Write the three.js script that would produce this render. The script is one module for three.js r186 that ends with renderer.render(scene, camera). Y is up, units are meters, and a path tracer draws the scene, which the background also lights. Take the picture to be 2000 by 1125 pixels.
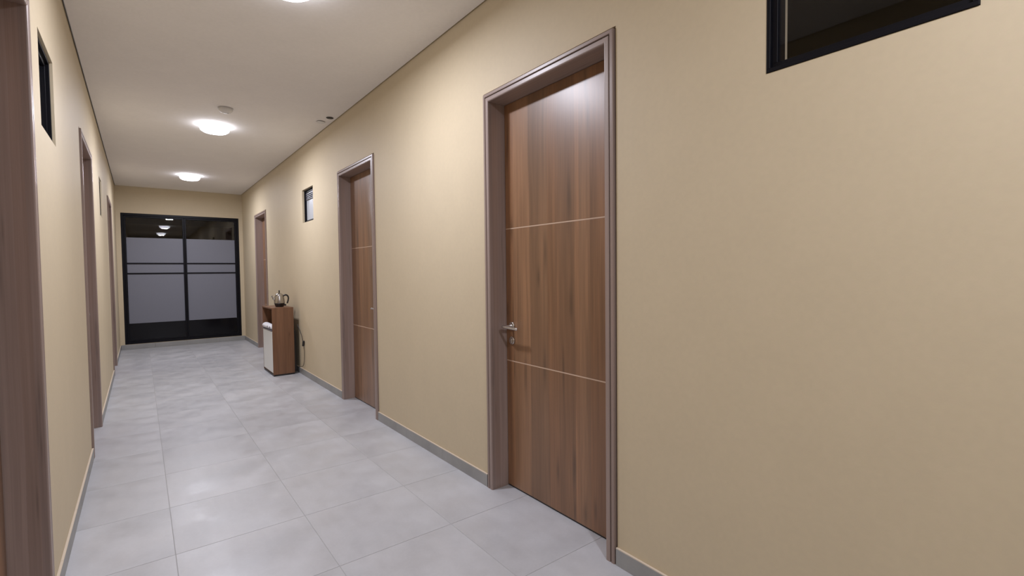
import * as THREE from 'three';
import { RoundedBoxGeometry } from 'three/addons/geometries/RoundedBoxGeometry.js';
import { RectAreaLightUniformsLib } from 'three/addons/lights/RectAreaLightUniformsLib.js';
import { mergeGeometries } from 'three/addons/utils/BufferGeometryUtils.js';

// ------------------------------------------------------------------ camera, background, exposure
const scene = new THREE.Scene();
scene.background = new THREE.Color(0, 0, 0);            // night outside: nothing lights the rooms behind the panes
const camera = new THREE.PerspectiveCamera(2 * Math.atan(562.5 / 940.53) * 180 / Math.PI, 2000 / 1125, 0.03, 60);
camera.position.set(0, 1.37, 0);
camera.rotation.order = 'YXZ';
camera.rotation.set(-0.0345, -0.6574, -0.0111);
scene.add(camera);

const renderer = new THREE.WebGLRenderer({ antialias: true });
renderer.toneMapping = THREE.LinearToneMapping;
renderer.toneMappingExposure = 1.07;
renderer.shadowMap.enabled = true;
RectAreaLightUniformsLib.init();
const LAMP_RADIANCE = 375;                                // of the light set in front of each ceiling lamp
const LAMP_GLOW = 9;                                    // what the eye sees of the opal diffuser
const LAMP_TINT = new THREE.Color(0.96, 0.975, 1.10);

// ------------------------------------------------------------------ the corridor's measures (metres)
const XL = -0.3227, XR = 1.7216, CEIL = 3.0207, ZF = -11.403, ZB = 4.6;
const WALL_T = 0.16;

// ------------------------------------------------------------------ helpers
let seed = 20240607;
const rnd = () => { seed = (seed * 1664525 + 1013904223) >>> 0; return seed / 4294967296; };
const used = {};
const numbered = (n) => { const k = used[n] = (used[n] ?? -1) + 1; return k ? n + '_' + String(k).padStart(3, '0') : n; };
function tag(o, label, category, group, kind) {
  o.userData.label = label; o.userData.category = category;
  if (group) o.userData.group = group;
  if (kind) o.userData.kind = kind;
  return o;
}
function mesh(name, geo, mat, parent) {
  const m = new THREE.Mesh(geo, mat); m.name = name; m.castShadow = m.receiveShadow = true;
  (parent ?? scene).add(m); return m;
}
function group(name, x = 0, y = 0, z = 0, turn = 0) {
  const g = new THREE.Group(); g.name = numbered(name); g.position.set(x, y, z); g.rotation.y = turn; scene.add(g); return g;
}
const box = (x0, x1, y0, y1, z0, z1) => new THREE.BoxGeometry(x1 - x0, y1 - y0, z1 - z0).translate((x0 + x1) / 2, (y0 + y1) / 2, (z0 + z1) / 2);
function rbox(x0, x1, y0, y1, z0, z1, r = 0.002, s = 2) {
  return new RoundedBoxGeometry(x1 - x0, y1 - y0, z1 - z0, s, r).translate((x0 + x1) / 2, (y0 + y1) / 2, (z0 + z1) / 2);
}
// uv in metres, taken from the dominant axis of each face (own coordinates of the piece)
function metreUV(g, ou = 0, ov = 0, grain = 'y') {
  const p = g.attributes.position, n = g.attributes.normal, uv = new Float32Array(p.count * 2);
  for (let i = 0; i < p.count; i++) {
    const X = p.getX(i), Y = p.getY(i), Z = p.getZ(i), a = Math.abs(n.getX(i)), b = Math.abs(n.getY(i)), c = Math.abs(n.getZ(i));
    let u, v;
    if (a >= b && a >= c) { u = Z; v = Y; } else if (b >= c) { u = X; v = Z; } else { u = X; v = Y; }
    if (grain === 'flat') { u = X; v = Z; }
    uv[2 * i] = u + ou; uv[2 * i + 1] = v + ov;
  }
  g.setAttribute('uv', new THREE.BufferAttribute(uv, 2)); return g;
}
const flat = (g) => g.index ? g.toNonIndexed() : g;
function lathe(pts, seg = 40) { return new THREE.LatheGeometry(pts.map(([r, y]) => new THREE.Vector2(r, y)), seg); }
function tube(pts, r, seg = 32, rs = 10) {
  return new THREE.TubeGeometry(new THREE.CatmullRomCurve3(pts.map((p) => new THREE.Vector3(...p))), seg, r, rs, false);
}

// ------------------------------------------------------------------ noise and textures
function lattice(n) { const a = new Float32Array(n * n); for (let i = 0; i < a.length; i++) a[i] = rnd(); return a; }
function tileNoise(nx, ny) {                              // value noise on a wrapping nx by ny lattice
  const a = new Float32Array(nx * ny); for (let i = 0; i < a.length; i++) a[i] = rnd();
  const f = (t) => t * t * (3 - 2 * t);
  return (u, v) => {
    let x = ((u % 1) + 1) % 1 * nx, y = ((v % 1) + 1) % 1 * ny;
    const i = Math.floor(x) % nx, j = Math.floor(y) % ny, s = f(x - Math.floor(x)), t = f(y - Math.floor(y)), i1 = (i + 1) % nx, j1 = (j + 1) % ny;
    return (a[j * nx + i] * (1 - s) + a[j * nx + i1] * s) * (1 - t) + (a[j1 * nx + i] * (1 - s) + a[j1 * nx + i1] * s) * t;
  };
}
function texture(w, h, fn, srgb, repeatU, repeatV) {      // fn(u, v) -> [r, g, b] in 0..1 (sRGB when srgb)
  const d = new Uint8Array(w * h * 4);
  for (let j = 0; j < h; j++) for (let i = 0; i < w; i++) {
    const c = fn((i + 0.5) / w, (j + 0.5) / h), k = (j * w + i) * 4;
    for (let q = 0; q < 3; q++) d[k + q] = Math.max(0, Math.min(255, Math.round(255 * c[q])));
    d[k + 3] = 255;
  }
  const t = new THREE.DataTexture(d, w, h); t.magFilter = THREE.LinearFilter; t.minFilter = THREE.LinearMipmapLinearFilter; t.generateMipmaps = true;
  t.wrapS = t.wrapT = THREE.RepeatWrapping; t.repeat.set(repeatU, repeatV);
  if (srgb) t.colorSpace = THREE.SRGBColorSpace;
  t.needsUpdate = true; return t;
}
const enc = (x) => x <= 0.0031308 ? 12.92 * x : 1.055 * Math.pow(x, 1 / 2.4) - 0.055;

// wood laminate: upright boards of differing tone, fine stretched grain, a few knots; base is linear
function woodTexture(base, contrast, boards, knots, w, h, repeatU, repeatV) {
  const g1 = tileNoise(190, 10), g2 = tileNoise(60, 5), g3 = tileNoise(14, 3), g4 = tileNoise(400, 28), warp = tileNoise(5, 7);
  const edges = []; let e = 0;
  while (e < 1) { edges.push([e, rnd(), rnd()]); e += (0.5 + rnd()) / boards; }
  const ks = []; for (let i = 0; i < knots; i++) ks.push([rnd(), rnd(), 0.005 + 0.008 * rnd(), 0.02 + 0.03 * rnd()]);
  return texture(w, h, (u, v) => {
    const uu = u + 0.012 * (warp(u, v) - 0.5);
    let k = edges.length - 1; while (k > 0 && edges[k][0] > uu) k--;
    const b = edges[k];
    let t = 0.75 * (b[1] - 0.5) + 0.55 * (g3(uu, v + b[2]) - 0.5) + 0.4 * (g2(uu, v + b[2]) - 0.5) + 0.3 * (g1(uu, v) - 0.5) + 0.16 * (g4(u, v) - 0.5);
    for (const [kx, ky, rx, ry] of ks) { const q = ((u - kx) / rx) ** 2 + ((v - ky) / ry) ** 2; if (q < 9) t -= 0.75 * Math.exp(-q); }
    const f = Math.exp(contrast * t), hue = (b[2] - 0.5) * 0.10;
    return [enc(base[0] * f * (1 + hue)), enc(base[1] * f), enc(base[2] * f * (1 - hue))];
  }, true, repeatU, repeatV);
}
const doorWood = woodTexture([0.250, 0.128, 0.062], 0.70, 9, 26, 1024, 1024, 1 / 1.05, 1 / 2.45);
const frameWood = woodTexture([0.33, 0.242, 0.205], 0.35, 5, 10, 512, 1024, 1 / 0.35, 1 / 2.45);
const cabinetWood = woodTexture([0.185, 0.090, 0.046], 0.5, 5, 4, 512, 512, 1 / 0.6, 1 / 1.2);

// cement look floor tile
const tA = tileNoise(5, 5), tB = tileNoise(13, 13), tC = tileNoise(37, 37), tD = tileNoise(180, 180), tE = tileNoise(60, 9);
const cement = texture(1024, 1024, (u, v) => {
  const t = 0.5 * (tA(u, v) - 0.5) + 0.32 * (tB(u, v) - 0.5) + 0.2 * (tC(u, v) - 0.5) + 0.12 * (tD(u, v) - 0.5) + 0.12 * (tE(u, v) - 0.5);
  const f = 1 + 0.30 * t, w = 0.012 * (tB(v, u) - 0.5);
  return [enc(0.490 * f * (1 + w)), enc(0.497 * f), enc(0.520 * f * (1 - w))];
}, true, 1 / 1.8, 1 / 1.8);
const cementRough = texture(512, 512, (u, v) => { const r = 0.40 + 0.16 * (tB(u, v) - 0.5) + 0.1 * (tC(u, v) - 0.5); return [r, r, r]; }, false, 1 / 1.8, 1 / 1.8);
// rolled wall paint
const pA = tileNoise(256, 256), pB = tileNoise(110, 110), pC = tileNoise(12, 12);
const rollBump = texture(512, 512, (u, v) => { const r = 0.5 * pA(u, v) + 0.5 * pB(u, v); return [r, r, r]; }, false, 1 / 0.8, 1 / 0.8);
const paintMap = (base) => texture(512, 512, (u, v) => {
  const f = 1 + 0.025 * (pC(u, v) - 0.5) + 0.03 * (pB(u, v) - 0.5); return base.map((c) => enc(c * f));
}, true, 1 / 1.6, 1 / 1.6);

const std = (o) => new THREE.MeshStandardMaterial(o), phy = (o) => new THREE.MeshPhysicalMaterial(o);
const lin = (r, g, b) => new THREE.Color().setRGB(r, g, b);
const M = {
  wall: std({ name: 'wall_paint', map: paintMap([0.62, 0.522, 0.360]), roughness: 0.62, bumpMap: rollBump, bumpScale: 0.00012 }),
  ceiling: std({ name: 'ceiling_paint', map: paintMap([0.90, 0.87, 0.835]), roughness: 0.85, bumpMap: rollBump, bumpScale: 0.0002 }),
  tile: [1.0, 0.985, 1.012].map((k) => std({ name: 'cement_tile', map: cement, color: lin(k, k, k), roughnessMap: cementRough, roughness: 1 })),
  grout: std({ name: 'grout', color: lin(0.42, 0.42, 0.425), roughness: 0.95 }),
  skirt: std({ name: 'skirting_tile', map: cement, color: lin(0.66, 0.65, 0.61), roughness: 0.5 }),
  skirtTop: std({ name: 'skirting_edge', color: lin(0.66, 0.57, 0.46), roughness: 0.8 }),
  leaf: phy({ name: 'door_laminate', map: doorWood, roughness: 0.5, specularIntensity: 0.5, clearcoat: 1.0, clearcoatRoughness: 0.34 }),
  frame: std({ name: 'frame_laminate', map: frameWood, roughness: 0.36 }),
  inlay: std({ name: 'inlay_strip', color: lin(0.62, 0.45, 0.33), roughness: 0.4 }),
  chrome: std({ name: 'satin_chrome', color: lin(0.68, 0.66, 0.64), metalness: 1, roughness: 0.24 }),
  blackMetal: phy({ name: 'black_aluminium', color: lin(0.005, 0.005, 0.008), roughness: 0.42, specularIntensity: 0.35 }),
  glass: phy({ name: 'clear_glass', color: lin(1, 1, 1), transmission: 1, thickness: 0, roughness: 0.0, ior: 1.38 }),
  blackGlass: phy({ name: 'black_glass', color: lin(0.005, 0.005, 0.007), roughness: 0.12, specularIntensity: 0.45 }),
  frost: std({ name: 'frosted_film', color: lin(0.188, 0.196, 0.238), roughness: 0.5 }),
  frostLight: std({ name: 'frosted_pane', color: lin(0.47, 0.49, 0.52), roughness: 0.35 }),
  white: std({ name: 'white_plastic', color: lin(0.78, 0.77, 0.75), roughness: 0.45 }),
  fridge: std({ name: 'white_enamel', color: lin(0.80, 0.80, 0.76), roughness: 0.3 }),
  cabinet: std({ name: 'cabinet_laminate', map: cabinetWood, roughness: 0.45 }),
  black: std({ name: 'black_plastic', color: lin(0.014, 0.012, 0.012), roughness: 0.4 }),
  steel: std({ name: 'brushed_steel', color: lin(0.46, 0.44, 0.42), metalness: 1, roughness: 0.24 }),
  cloth: std({ name: 'white_cloth', color: lin(0.80, 0.80, 0.84), roughness: 0.9 }),
  greyCloth: std({ name: 'grey_cloth', color: lin(0.16, 0.15, 0.19), roughness: 0.9 }),
  glow: std({ name: 'opal_lamp_glow', color: lin(0.85, 0.85, 0.85), emissive: LAMP_TINT, emissiveIntensity: LAMP_GLOW, roughness: 0.5 }),
};

// ------------------------------------------------------------------ openings: z range, top, bottom
const RD = [[-2.498, -1.448], [-5.285, -4.270], [-10.022, -9.020]];
const LD = [[-2.672, -1.632], [-5.770, -4.745], [-9.52, -8.50]];
const DTOP = 2.466, WTOP = 2.462, WBOT = 2.037;
const RW = [[-0.789, -0.2565], [-6.735, -6.236]];
const LW = [[-3.415, -2.953], [-7.33, -6.925]];

// ------------------------------------------------------------------ walls, with notches for doors and holes for windows
function sideWall(name, x, dir, doors, wins, label) {
  const s = new THREE.Shape(), ds = [...doors].sort((a, b) => a[0] - b[0]);
  const z0 = ZF - WALL_T, z1 = ZB + WALL_T, top = CEIL + 0.12;
  s.moveTo(z0, 0);
  for (const [a, b] of ds) { s.lineTo(a, 0); s.lineTo(a, DTOP); s.lineTo(b, DTOP); s.lineTo(b, 0); }
  s.lineTo(z1, 0); s.lineTo(z1, top); s.lineTo(z0, top); s.closePath();
  for (const [a, b] of wins) { const h = new THREE.Path(); h.moveTo(a, WBOT); h.lineTo(a, WTOP); h.lineTo(b, WTOP); h.lineTo(b, WBOT); h.closePath(); s.holes.push(h); }
  let g = new THREE.ExtrudeGeometry(s, { depth: WALL_T, bevelEnabled: false }); g = flat(g);
  const p = g.attributes.position;
  for (let i = 0; i < p.count; i++) { const a = p.getX(i), b = p.getY(i), d = p.getZ(i); p.setXYZ(i, x + dir * d, b, a); }
  if (dir > 0) for (const at of Object.values(g.attributes)) {            // keep the faces' outside outside
    const n = at.itemSize, A = at.array;
    for (let t = 0; t < at.count; t += 3) for (let q = 0; q < n; q++) { const k = (t + 1) * n + q, l = (t + 2) * n + q, c = A[k]; A[k] = A[l]; A[l] = c; }
  }
  g.computeVertexNormals();
  return tag(mesh(name, g, M.wall), label, 'wall', null, 'structure');
}
sideWall('wall_right', XR, 1, RD, RW, 'long cream wall with three brown doors and a black-framed high window');
sideWall('wall_left', XL, -1, LD, LW, 'cream wall opposite the water kettle with recessed doors and small windows');

// end wall with the glass door's opening
const GX0 = -0.2525, GX1 = 1.652, GY0 = 0.0915, GY1 = 2.528;
{
  const s = new THREE.Shape(); s.moveTo(XL, 0); s.lineTo(XR, 0); s.lineTo(XR, CEIL + 0.12); s.lineTo(XL, CEIL + 0.12); s.closePath();
  const h = new THREE.Path(); h.moveTo(GX0, GY0); h.lineTo(GX0, GY1); h.lineTo(GX1, GY1); h.lineTo(GX1, GY0); h.closePath(); s.holes.push(h);
  const g = new THREE.ExtrudeGeometry(s, { depth: WALL_T, bevelEnabled: false }).translate(0, 0, ZF - WALL_T);
  tag(mesh('wall_far', g, M.wall), 'cream end wall around the black glass door', 'wall', null, 'structure');
  tag(mesh('wall_behind', metreUV(box(XL, XR, 0, CEIL + 0.12, ZB, ZB + WALL_T)), M.wall), 'plain cream wall closing the near end of the corridor', 'wall', null, 'structure');
}
// ceiling: plaster board that stops short of the walls, leaving a narrow shadow gap, under a slab
{
  const c = new THREE.Group(); c.name = 'ceiling'; scene.add(c);
  const gap = 0.010;
  mesh('plaster_board', metreUV(box(XL + gap, XR - gap, CEIL, CEIL + 0.02, ZF + gap, ZB - gap)), M.ceiling, c);
  mesh('slab', metreUV(box(XL, XR, CEIL + 0.032, CEIL + 0.12, ZF, ZB)), M.ceiling, c);
  tag(c, 'flat off-white plaster ceiling with a narrow shadow gap along the walls', 'ceiling', null, 'structure');
}
// floor: tiles laid in a straight grid on a grout bed
{
  const f = new THREE.Group(); f.name = 'floor'; scene.add(f);
  tag(f, 'pale grey cement-look floor of large square tiles', 'floor', null, 'structure');
  mesh('grout_bed', metreUV(box(XL - 0.3, XR + 0.3, -0.06, -0.0016, ZF - WALL_T, ZB + WALL_T)), M.grout, f);
  const P = 0.6, j = 0.0012, xs = [XL - 0.18, 0.098, 0.699, 1.300, XR + 0.18], rows = [];
  for (let z = -2.25 + 11 * P; z > ZF - WALL_T; z -= P) rows.push(z);
  const cache = {};
  rows.forEach((z, r) => {
    const hi = Math.min(z + P, ZB + WALL_T), lo = Math.max(z, ZF - WALL_T);
    if (hi - lo < 0.02) return;
    for (let c = 0; c < 4; c++) {
      const w = xs[c + 1] - xs[c] - 2 * j, d = hi - lo - 2 * j, v = Math.floor(rnd() * 4), key = [c, d.toFixed(4), v].join();
      const g = cache[key] ??= metreUV(new RoundedBoxGeometry(w, 0.012, d, 1, 0.0012), 0.37 * v + 0.61 * c, 0.53 * v + 0.29 * c, 'flat');
      const t = mesh('floor_tile', g, M.tile[Math.floor(rnd() * 3)], f);
      t.position.set((xs[c] + xs[c + 1]) / 2, -0.006, (hi + lo) / 2);
    }
  });
}
// baseboards of grey tile pieces with a pale top edge
function baseboard(name, x, dir, doors, label) {
  const g = new THREE.Group(); g.name = name; scene.add(g); tag(g, label, 'baseboard', null, 'structure');
  const H = 0.082, T = 0.011, ds = [...doors].sort((a, b) => a[0] - b[0]); let z = ZF;
  const runs = []; for (const [a, b] of ds) { runs.push([z, a + 0.002]); z = b - 0.002; } runs.push([z, ZB]);
  const cache = {};
  for (const [a, b] of runs) {
    for (let q = a; q < b - 0.01; q += 0.6) {
      const lo = q + 0.0008, hi = Math.min(b, q + 0.6) - 0.0008, L = hi - lo, k = L.toFixed(4);
      const body = cache[k] ??= metreUV(new RoundedBoxGeometry(T, H - 0.004, L, 1, 0.0012), 0.3, 0.4);
      const cap = cache['c' + k] ??= new THREE.BoxGeometry(T - 0.001, 0.004, L);
      const t = mesh('skirting_tile', body, M.skirt, g); t.position.set(x - dir * T / 2, (H - 0.004) / 2, (lo + hi) / 2);
      const c = mesh('top_edge', cap, M.skirtTop, t); c.position.set(0, H / 2, 0);
    }
  }
}
baseboard('baseboard_right', XR, 1, RD, 'grey tile baseboard along the wall with the kettle cabinet');
baseboard('baseboard_left', XL, -1, LD, 'grey tile baseboard along the wall opposite the kettle cabinet');
{
  const g = new THREE.Group(); g.name = 'baseboard_far'; scene.add(g); tag(g, 'low grey tile kerb under the black glass door', 'baseboard', null, 'structure');
  const n = 4, L = (XR - XL - 0.026) / n, geo = metreUV(new RoundedBoxGeometry(L - 0.0016, 0.086, 0.014, 1, 0.0012), 0.1, 0.2);
  for (let i = 0; i < n; i++) mesh('skirting_tile', geo, M.skirt, g).position.set(XL + 0.013 + (i + 0.5) * L, 0.043, ZF + 0.007);
}

// ------------------------------------------------------------------ wooden doors
// local axes: x into the wall, y up, z along the corridor; the group stands at the opening's middle on the wall face
const PROF = (() => {                                     // frame section [x, w], w from the opening's outer edge inwards
  const f = -0.013, p = [[0.045, 0.009], [f + 0.003, 0.009], [f, 0.012], [f, 0.026], [f + 0.002, 0.028], [0.003, 0.028], [0.003, 0.034], [f + 0.002, 0.034], [f, 0.036], [f, 0.054]];
  for (let i = 1; i <= 4; i++) { const a = i / 4 * Math.PI / 2; p.push([f + 0.007 * (1 - Math.cos(a)), 0.054 + 0.007 * Math.sin(a)]); }
  p.push([WALL_T - 0.004, 0.061], [WALL_T - 0.004, 0.009]);
  return p;
})();
function frameMember(W, H, part) {
  const pos = [], uv = [], idx = []; let per = 0;
  const at = ([x, w], end) => part === 'head' ? [x, H - w, end ? W / 2 - w : -W / 2 + w] : [x, end ? H - w : 0, (part === 'near' ? 1 : -1) * (W / 2 - w)];
  const n = PROF.length;
  for (let i = 0; i < n; i++) {
    const a = PROF[i], b = PROF[(i + 1) % n], l = Math.hypot(a[0] - b[0], a[1] - b[1]), k = pos.length / 3;
    for (const [q, u] of [[a, per], [b, per + l]]) for (const e of [0, 1]) { const P = at(q, e); pos.push(...P); uv.push(u, part === 'head' ? P[2] + 1.3 : P[1]); }
    if (part === 'near') idx.push(k, k + 1, k + 2, k + 2, k + 1, k + 3); else if (part === 'far') idx.push(k, k + 2, k + 1, k + 2, k + 3, k + 1); else idx.push(k, k + 2, k + 1, k + 2, k + 3, k + 1);
    per += l;
  }
  const tris = THREE.ShapeUtils.triangulateShape(PROF.map(([x, w]) => new THREE.Vector2(x, w)), []);
  for (const e of [0, 1]) { const k = pos.length / 3; for (const q of PROF) { const P = at(q, e); pos.push(...P); uv.push(q[1], q[0]); } for (const t of tris) idx.push(k + t[0], k + t[1], k + t[2]); }
  const g = new THREE.BufferGeometry(); g.setAttribute('position', new THREE.Float32BufferAttribute(pos, 3)); g.setAttribute('uv', new THREE.Float32BufferAttribute(uv, 2)); g.setIndex(idx); g.computeVertexNormals();
  return g;
}
const LEAF_X = 0.112, LEAF_T = 0.04;
function lever(s) {                                       // s: direction in which the lever points
  const g = [];
  g.push(tube([[0, 0, 0], [-0.03, 0, s * -0.002], [-0.055, 0, s * -0.010], [-0.068, 0.001, s * -0.010], [-0.072, 0.001, s * 0.006], [-0.072, 0.0, s * 0.05], [-0.069, -0.003, s * 0.129]], 0.0088, 48, 14));
  g.push(new THREE.SphereGeometry(0.0088, 14, 10).translate(-0.069, -0.003, s * 0.129));
  return mergeGeometries(g.map((q) => q.toNonIndexed()));
}
const disc = (r, t) => lathe([[0, 0], [r, 0], [r, t * 0.6], [r * 0.9, t], [0, t]], 32).rotateZ(Math.PI / 2);   // grows towards -x
function woodDoor(n, side, [z0, z1], handle, label) {
  const W = z1 - z0, H = DTOP, right = side === 'right';
  const g = new THREE.Group(); g.name = 'door_' + n; scene.add(g);
  g.position.set(right ? XR : XL, 0, (z0 + z1) / 2); g.rotation.y = right ? 0 : Math.PI;
  tag(g, label, 'door', null, 'structure');
  for (const part of ['near', 'far', 'head']) mesh(part === 'head' ? 'frame_head' : 'frame_jamb', frameMember(W, H, part), M.frame, g);
  const a = -W / 2 + 0.0635, b = W / 2 - 0.0635, y0 = 0.011, y1 = H - 0.0635;
  const cuts = [y0, 0.808, 1.636, y1];
  const leaf = mesh('leaf', (() => {                                                   // one slab with two grooves that hold the inlays
    const parts = []; for (let i = 0; i < 3; i++) parts.push(flat(rbox(LEAF_X, LEAF_X + LEAF_T, cuts[i] + (i ? 0.003 : 0), cuts[i + 1] - (i < 2 ? 0.003 : 0), a, b, 0.0015, 1)));
    parts.push(box(LEAF_X + 0.003, LEAF_X + LEAF_T, y0 + 0.01, y1 - 0.01, a + 0.004, b - 0.004).toNonIndexed());
    return metreUV(mergeGeometries(parts), 0.5 + 0.37 * n, 0.013 * n);
  })(), M.leaf, g);
  for (const y of [cuts[1], cuts[2]]) mesh('inlay_strip', box(LEAF_X + 0.0004, LEAF_X + 0.0031, y - 0.003, y + 0.003, a + 0.001, b - 0.001), M.inlay, leaf);
  const hz = handle * (W / 2 - 0.0635 - 0.058);                                          // backset from the leaf's edge
  const hd = mesh('handle', lever(-handle), M.chrome, g); hd.position.set(LEAF_X, 1.028, hz);
  mesh('rosette', disc(0.026, 0.009), M.chrome, hd);
  const es = mesh('key_escutcheon', disc(0.025, 0.009), M.chrome, g); es.position.set(LEAF_X, 0.938, hz);
  mesh('key_cylinder', rbox(-0.013, -0.006, -0.016, 0.008, -0.005, 0.005, 0.002), M.chrome, es);
  mesh('threshold', box(LEAF_X + 0.006, WALL_T, 0, 0.008, -W / 2 + 0.062, W / 2 - 0.062), M.black, g);
  return g;
}
woodDoor(1, 'right', RD[0], -1, 'brown wood door with shining chrome lever beside the black-framed dark window');
woodDoor(2, 'right', RD[1], 1, 'brown wood door between the small grey-paned window and the widest stretch of wall');
woodDoor(3, 'right', RD[2], 1, 'brown wood door behind the kettle cabinet, next to the glass door');
woodDoor(4, 'left', LD[0], -1, 'wood door frame beside the small dark window, opposite the big brown door');
woodDoor(5, 'left', LD[1], 1, 'recessed wood door between the two small windows of the opposite wall');
woodDoor(6, 'left', LD[2], -1, 'recessed wood door across from the kettle cabinet, next to the glass door');

// ------------------------------------------------------------------ high windows
function frameBars(x0, x1, y0, y1, z0, z1, w) {           // rectangular frame of mitre-less bars, one geometry
  return mergeGeometries([rbox(x0, x1, y0, y0 + w, z0, z1), rbox(x0, x1, y1 - w, y1, z0, z1), rbox(x0, x1, y0 + w - 0.001, y1 - w + 0.001, z0, z0 + w), rbox(x0, x1, y0 + w - 0.001, y1 - w + 0.001, z1 - w, z1)]);
}
function highWindow(n, side, [z0, z1], recess, pane, label, extra, deep = 0.05) {
  const right = side === 'right', g = new THREE.Group(); g.name = 'window_' + n; scene.add(g);
  g.position.set(right ? XR : XL, WBOT, (z0 + z1) / 2); g.rotation.y = right ? 0 : Math.PI; tag(g, label, 'window', null, 'structure');
  const W = z1 - z0, H = WTOP - WBOT, e = 0.001;
  mesh('window_frame', frameBars(recess, recess + deep, e, H - e, -W / 2 + e, W / 2 - e, 0.013), M.blackMetal, g);
  mesh('sash', frameBars(recess + 0.014, recess + 0.04, 0.013, H - 0.013, -W / 2 + 0.013, W / 2 - 0.013, 0.019), M.blackMetal, g);
  const p = mesh('pane', box(recess + 0.024, recess + 0.028, 0.031, H - 0.031, -W / 2 + 0.031, W / 2 - 0.031), pane, g);
  extra?.(g, W, H, recess); return p;
}
highWindow(1, 'right', RW[0], -0.004, M.glass, 'black-framed window with dark glass beside the door with the shining chrome lever', null, 0.115);
highWindow(2, 'right', RW[1], 0.026, M.frostLight, 'small black-framed window with pale grey pane above the kettle cabinet side', (g, W, H, r) => {
  for (let i = 0; i < 4; i++) {
    const s = mesh('blind_slat', rbox(r + 0.010, r + 0.022, H - 0.064 - i * 0.022, H - 0.048 - i * 0.022, -W / 2 + 0.04, W / 2 - 0.04, 0.002), M.greySlat ??= std({ name: 'dark_slat', color: lin(0.05, 0.05, 0.075), roughness: 0.4 }), g);
    s.userData.label = 'dark slat gathered at the top';
  }
});
highWindow(3, 'left', LW[0], 0.012, M.glass, 'small recessed window with dark pane next to the closest door frame');
highWindow(4, 'left', LW[1], 0.012, M.glass, 'small recessed window between the two far doors of the opposite wall');

// ------------------------------------------------------------------ glass door at the end, with frosted bands
{
  const g = new THREE.Group(); g.name = 'door_7'; scene.add(g); g.position.set((GX0 + GX1) / 2, GY0, ZF);
  tag(g, 'black aluminium double glass door with grey frosted bands at the corridor end', 'door', null, 'structure');
  const W = GX1 - GX0, H = GY1 - GY0, c = (GX0 + GX1) / 2, e = 0.002, zf = 0.004, zb = -0.07;
  const bar = (name, x0, x1, y0, y1, z0 = zb, z1 = zf) => mesh(name, rbox(x0, x1, y0, y1, z0, z1, 0.003), M.blackMetal, g);
  const inL = -0.182 - c, mL = 0.685 - c, mR = 0.743 - c, inR = 1.574 - c;
  bar('frame_post', -W / 2 + e, -W / 2 + 0.036, e, H - e); bar('frame_post', W / 2 - 0.036, W / 2 - e, e, H - e);
  bar('frame_head', -W / 2 + 0.036, W / 2 - 0.036, H - 0.045, H - e); bar('frame_sill', -W / 2 + 0.036, W / 2 - 0.036, e, 0.04);
  for (const [x0, x1, s0, s1] of [[inL, mL, inL - 0.034, (mL + mR) / 2 - 0.001], [mR, inR, (mL + mR) / 2 + 0.001, inR + 0.042]]) {
    const leafBar = (n, ...q) => bar(n, ...q, -0.055, -0.012);
    leafBar('leaf_stile', s0, x0, 0.041, H - 0.046); leafBar('leaf_stile', x1, s1, 0.041, H - 0.046);
    leafBar('leaf_rail', x0, x1, 0.041, 0.075); leafBar('leaf_rail', x0, x1, H - 0.075, H - 0.046);
    const pane = mesh('pane', box(x0, x1, 0.075, H - 0.075, -0.037, -0.033), M.glass, g);
    mesh('kick_panel', box(x0, x1, 0.075, 0.474 - GY0, -0.036, -0.032), M.blackGlass, g).userData.label = 'glossy black bottom panel';
    for (const [y0, y1] of [[0.474, 1.394], [1.420, 1.583], [1.609, 2.078]]) {
      const film = mesh('frosted_band', box(x0 + 0.001, x1 - 0.001, y0 - GY0, y1 - GY0, -0.0325, -0.0315), M.frost, pane);
      film.userData.label = 'grey frosted film band';
    }
    for (const y of [1.407, 1.596]) mesh('glazing_bar', rbox(x0, x1, y - 0.013 - GY0, y + 0.013 - GY0, -0.055, -0.020, 0.002), M.blackMetal, g);
  }
  // the dark room beyond it
  const r = group('unlit_room', c, 0, ZF - WALL_T); tag(r, 'unlit room seen dimly through the clear glass of the end door', 'room', null, 'structure');
  const hw = 1.9, dp = 8.0, up = 3.02;                     // an ordinary painted room, its lamps switched off
  mesh('floor_slab', metreUV(box(-hw, hw, -0.06, 0, -dp, 0), 0, 0, 'flat'), M.tile[0], r); mesh('ceiling_slab', metreUV(box(-hw, hw, up, up + 0.08, -dp, 0)), M.ceiling, r);
  mesh('rear_wall', metreUV(box(-hw, hw, 0, up, -dp - 0.1, -dp)), M.wall, r);
  for (const x of [-hw - 0.1, hw]) mesh('side_wall', metreUV(box(x, x + 0.1, 0, up, -dp, 0)), M.wall, r);
  for (const [a, b] of [[-hw, XL - c - WALL_T], [XR - c + WALL_T, hw]]) mesh('front_wall', metreUV(box(a, b, 0, up, -0.1, 0)), M.wall, r);
}

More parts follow.
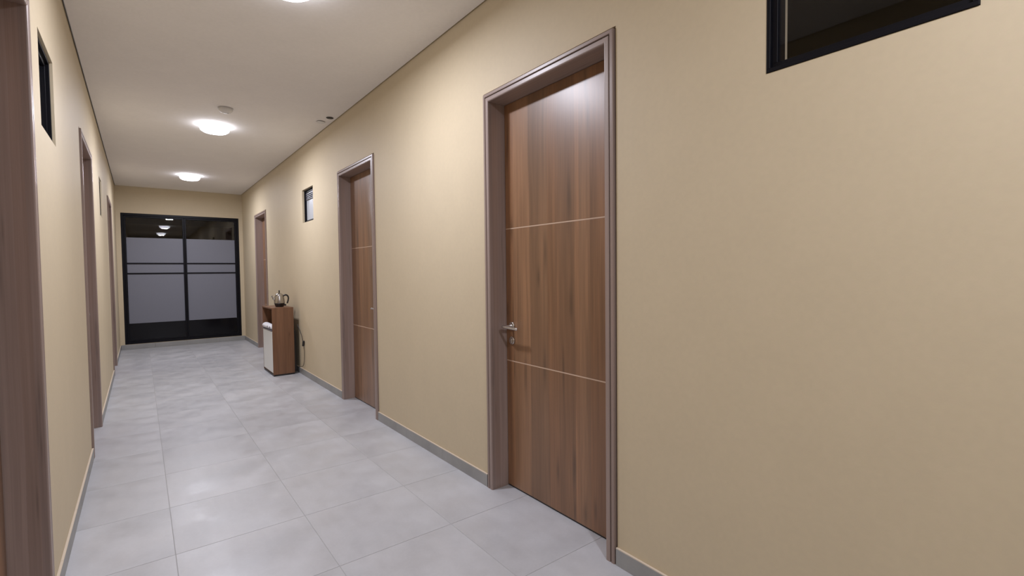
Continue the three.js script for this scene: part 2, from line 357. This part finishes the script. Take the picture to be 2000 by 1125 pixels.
// ------------------------------------------------------------------ ceiling lamps
{
  const R = 0.143, base = lathe([[0, 0], [R - 0.004, 0], [R - 0.004, -0.006], [0, -0.006]], 48);
  const dome = lathe([[R - 0.004, -0.004], [R, -0.008], [R, -0.038], [R - 0.008, -0.058], [R - 0.03, -0.074], [R - 0.075, -0.083], [0, -0.086]], 48);
  const where = ['above the large black-framed window', 'above the nearest brown door', 'beside the smoke detector', 'closest to the glass end door'];
  [0.43, -2.92, -6.27, -9.62].forEach((z, i) => {
    const g = group('ceiling_lamp', 0.704, CEIL, z); tag(g, 'round glowing opal ceiling lamp ' + where[i], 'lamp', 'ceiling lamps in a row');
    mesh('lamp_base', base, M.white, g); mesh('lamp_diffuser', dome, M.glow, g);
    const l = new THREE.RectAreaLight(LAMP_TINT, LAMP_RADIANCE, 0.16, 0.16); l.name = 'lamp_light'; l.position.set(0, -0.091, 0); l.rotation.x = -Math.PI / 2; g.add(l);
  });
}
// smoke detector and two small round ceiling fittings
{
  const g = group('smoke_detector', 0.722, CEIL, -5.56); tag(g, 'white round smoke detector on the ceiling near a lamp', 'detector');
  mesh('mount', lathe([[0, 0], [0.066, 0], [0.066, -0.012], [0, -0.012]], 36), M.white, g);
  mesh('housing', lathe([[0.06, -0.012], [0.062, -0.022], [0.05, -0.038], [0.03, -0.046], [0, -0.047]], 36), M.white, g);
  mesh('status_light', lathe([[0.004, -0.046], [0.003, -0.049], [0, -0.05]], 10).translate(0.02, 0, 0), M.black, g);
  const d = group('ceiling_sensor', 1.645, CEIL, -5.262); tag(d, 'small black round fitting on the ceiling beside the wall', 'sensor');
  mesh('rim', lathe([[0.034, 0], [0.037, -0.001], [0.037, -0.004], [0.03, -0.006], [0.028, -0.002]], 28), M.black, d);
  mesh('lens', lathe([[0.029, -0.002], [0.02, -0.006], [0, -0.008]], 28), M.black, d);
  const c = group('ceiling_cover_plate', 1.605, CEIL, -5.45); tag(c, 'small white round cover plate on the ceiling beside the black fitting', 'cover plate');
  mesh('spacer', lathe([[0, 0], [0.03, 0], [0.03, -0.006], [0, -0.006]], 28), M.black, c);
  mesh('plate', lathe([[0, -0.006], [0.045, -0.006], [0.045, -0.010], [0.04, -0.012], [0, -0.012]], 32), M.white, c);
}

// ------------------------------------------------------------------ kettle cabinet with its small fridge
const CX0 = 1.372, CX1 = 1.640, CZ0 = -7.63, CZ1 = -7.0, CH = 0.918;
{
  const g = group('kettle_cabinet', (CX0 + CX1) / 2, 0, (CZ0 + CZ1) / 2); tag(g, 'narrow brown wood cabinet with open front standing at the wall', 'cabinet');
  const hw = (CX1 - CX0) / 2, hd = (CZ1 - CZ0) / 2, t = 0.018, b = 0.022;
  const panel = (n, ...q) => mesh(n, metreUV(rbox(...q, 0.0015, 1)), M.cabinet, g);
  panel('side_panel', -hw, hw, b, CH - t, hd - t, hd); panel('side_panel', -hw, hw, b, CH - t, -hd, -hd + t);
  panel('top_panel', -hw - 0.004, hw, CH - t, CH, -hd, hd); panel('back_panel', hw - 0.006, hw, 0.62, CH - t, -hd + t, hd - t);
  panel('bottom_panel', -hw + 0.01, hw, b, b + t, -hd + t, hd - t);
  mesh('plinth', box(-hw + 0.004, hw - 0.004, 0, b, -hd + 0.003, hd - 0.003), M.black, g);
  const f = group('small_fridge', (CX0 + CX1) / 2, b + t, (CZ0 + CZ1) / 2); tag(f, 'small white fridge standing inside the brown cabinet', 'fridge');
  const fw = hd - t - 0.006, fh = 0.565;
  mesh('body', rbox(-hw + 0.05, hw - 0.012, 0.0, fh, -fw, fw, 0.006), M.fridge, f);
  mesh('fridge_door', rbox(-hw - 0.002, -hw + 0.047, 0.004, fh - 0.004, -fw, fw, 0.008, 3), M.fridge, f);
  mesh('door_seal', box(-hw + 0.046, -hw + 0.051, 0.01, fh - 0.01, -fw + 0.008, fw - 0.008), M.greyCloth, f);
  mesh('condenser', rbox(hw + 0.001, hw + 0.034, 0.0, 0.56, -fw + 0.01, fw - 0.01, 0.006), M.black, f);
  // cloth bundle on top of the fridge
  const by = b + t + fh, c = group('cloth_bundle', (CX0 + CX1) / 2 - 0.04, by, (CZ0 + CZ1) / 2); tag(c, 'white rolled bundle with dark spots lying on the small fridge', 'bundle');
  mesh('tray', rbox(-0.10, 0.10, 0, 0.012, -fw + 0.01, fw - 0.01, 0.004), M.greyCloth, c);
  const roll = new THREE.CapsuleGeometry(0.033, 2 * fw - 0.12, 8, 20).rotateX(Math.PI / 2);
  const pr = roll.attributes.position; for (let i = 0; i < pr.count; i++) { const z = pr.getZ(i), s = 1 + 0.1 * Math.sin(z * 23) + 0.06 * Math.sin(z * 51 + 1); pr.setX(i, pr.getX(i) * s * 1.3); pr.setY(i, pr.getY(i) * s); }
  roll.computeVertexNormals();
  mesh('roll', roll.translate(-0.065, 0.047, 0), M.cloth, c);
  for (const [z, r] of [[0.215, 0.014], [0.07, 0.013], [-0.16, 0.015]]) mesh('dark_spot', new THREE.SphereGeometry(r, 14, 10).scale(0.45, 1, 1.3).translate(-0.106, 0.048, z), M.greyCloth, c);
}
// percolator kettle on the cabinet
{
  const g = group('kettle', 1.508, CH, -7.19, Math.atan2(-0.21, 0.98)); g.scale.set(1.06, 1.26, 1.06); tag(g, 'steel percolator kettle with black base and handle on the cabinet', 'kettle');
  mesh('base', lathe([[0, 0], [0.045, 0], [0.048, 0.004], [0.062, 0.036], [0.062, 0.042], [0, 0.042]], 36), M.black, g);
  mesh('body', lathe([[0.062, 0.042], [0.063, 0.05], [0.062, 0.07], [0.056, 0.105], [0.048, 0.125], [0.046, 0.128]], 36), M.steel, g);
  const lid = mesh('lid', lathe([[0.048, 0.127], [0.046, 0.132], [0.03, 0.145], [0.014, 0.152], [0, 0.153]], 36), M.steel, g);
  mesh('lid_knob', lathe([[0, 0.152], [0.006, 0.152], [0.0065, 0.162], [0.009, 0.172], [0.008, 0.180], [0, 0.182]], 20), M.black, lid);
  mesh('spout', tube([[-0.05, 0.074, 0], [-0.068, 0.088, 0], [-0.076, 0.106, 0], [-0.088, 0.122, 0]], 0.0105, 20, 12), M.steel, g);
  mesh('handle', tube([[0.044, 0.112, 0], [0.056, 0.124, 0], [0.078, 0.129, 0], [0.098, 0.118, 0], [0.106, 0.094, 0], [0.100, 0.062, 0], [0.090, 0.036, 0]], 0.009, 36, 12).scale(1, 1, 1.25), M.black, g);
  mesh('power_socket', rbox(0.05, 0.078, 0.012, 0.03, -0.012, 0.012, 0.003), M.black, g);
}
// power cord hanging behind the cabinet
{
  const g = group('power_cord', 1.70, 0, -6.945); tag(g, 'dark power cord with plug hanging on the wall behind the cabinet', 'cord');
  const X = 0.006;
  mesh('cable', tube([[-0.014, 0.68, -0.05], [-0.006, 0.62, 0.0], [X, 0.54, 0.06], [X, 0.46, 0.12]], 0.004, 28, 8), M.black, g);
  mesh('plug', new THREE.CapsuleGeometry(0.014, 0.06, 6, 14).rotateX(0.42).translate(X, 0.435, 0.145), M.black, g);
  mesh('cable', tube([[X, 0.405, 0.16], [X, 0.33, 0.185], [X, 0.24, 0.18], [X, 0.17, 0.15], [X, 0.125, 0.10], [-0.008, 0.105, 0.03], [-0.014, 0.095, -0.04]], 0.0035, 36, 8), M.black, g);
}

renderer.render(scene, camera);
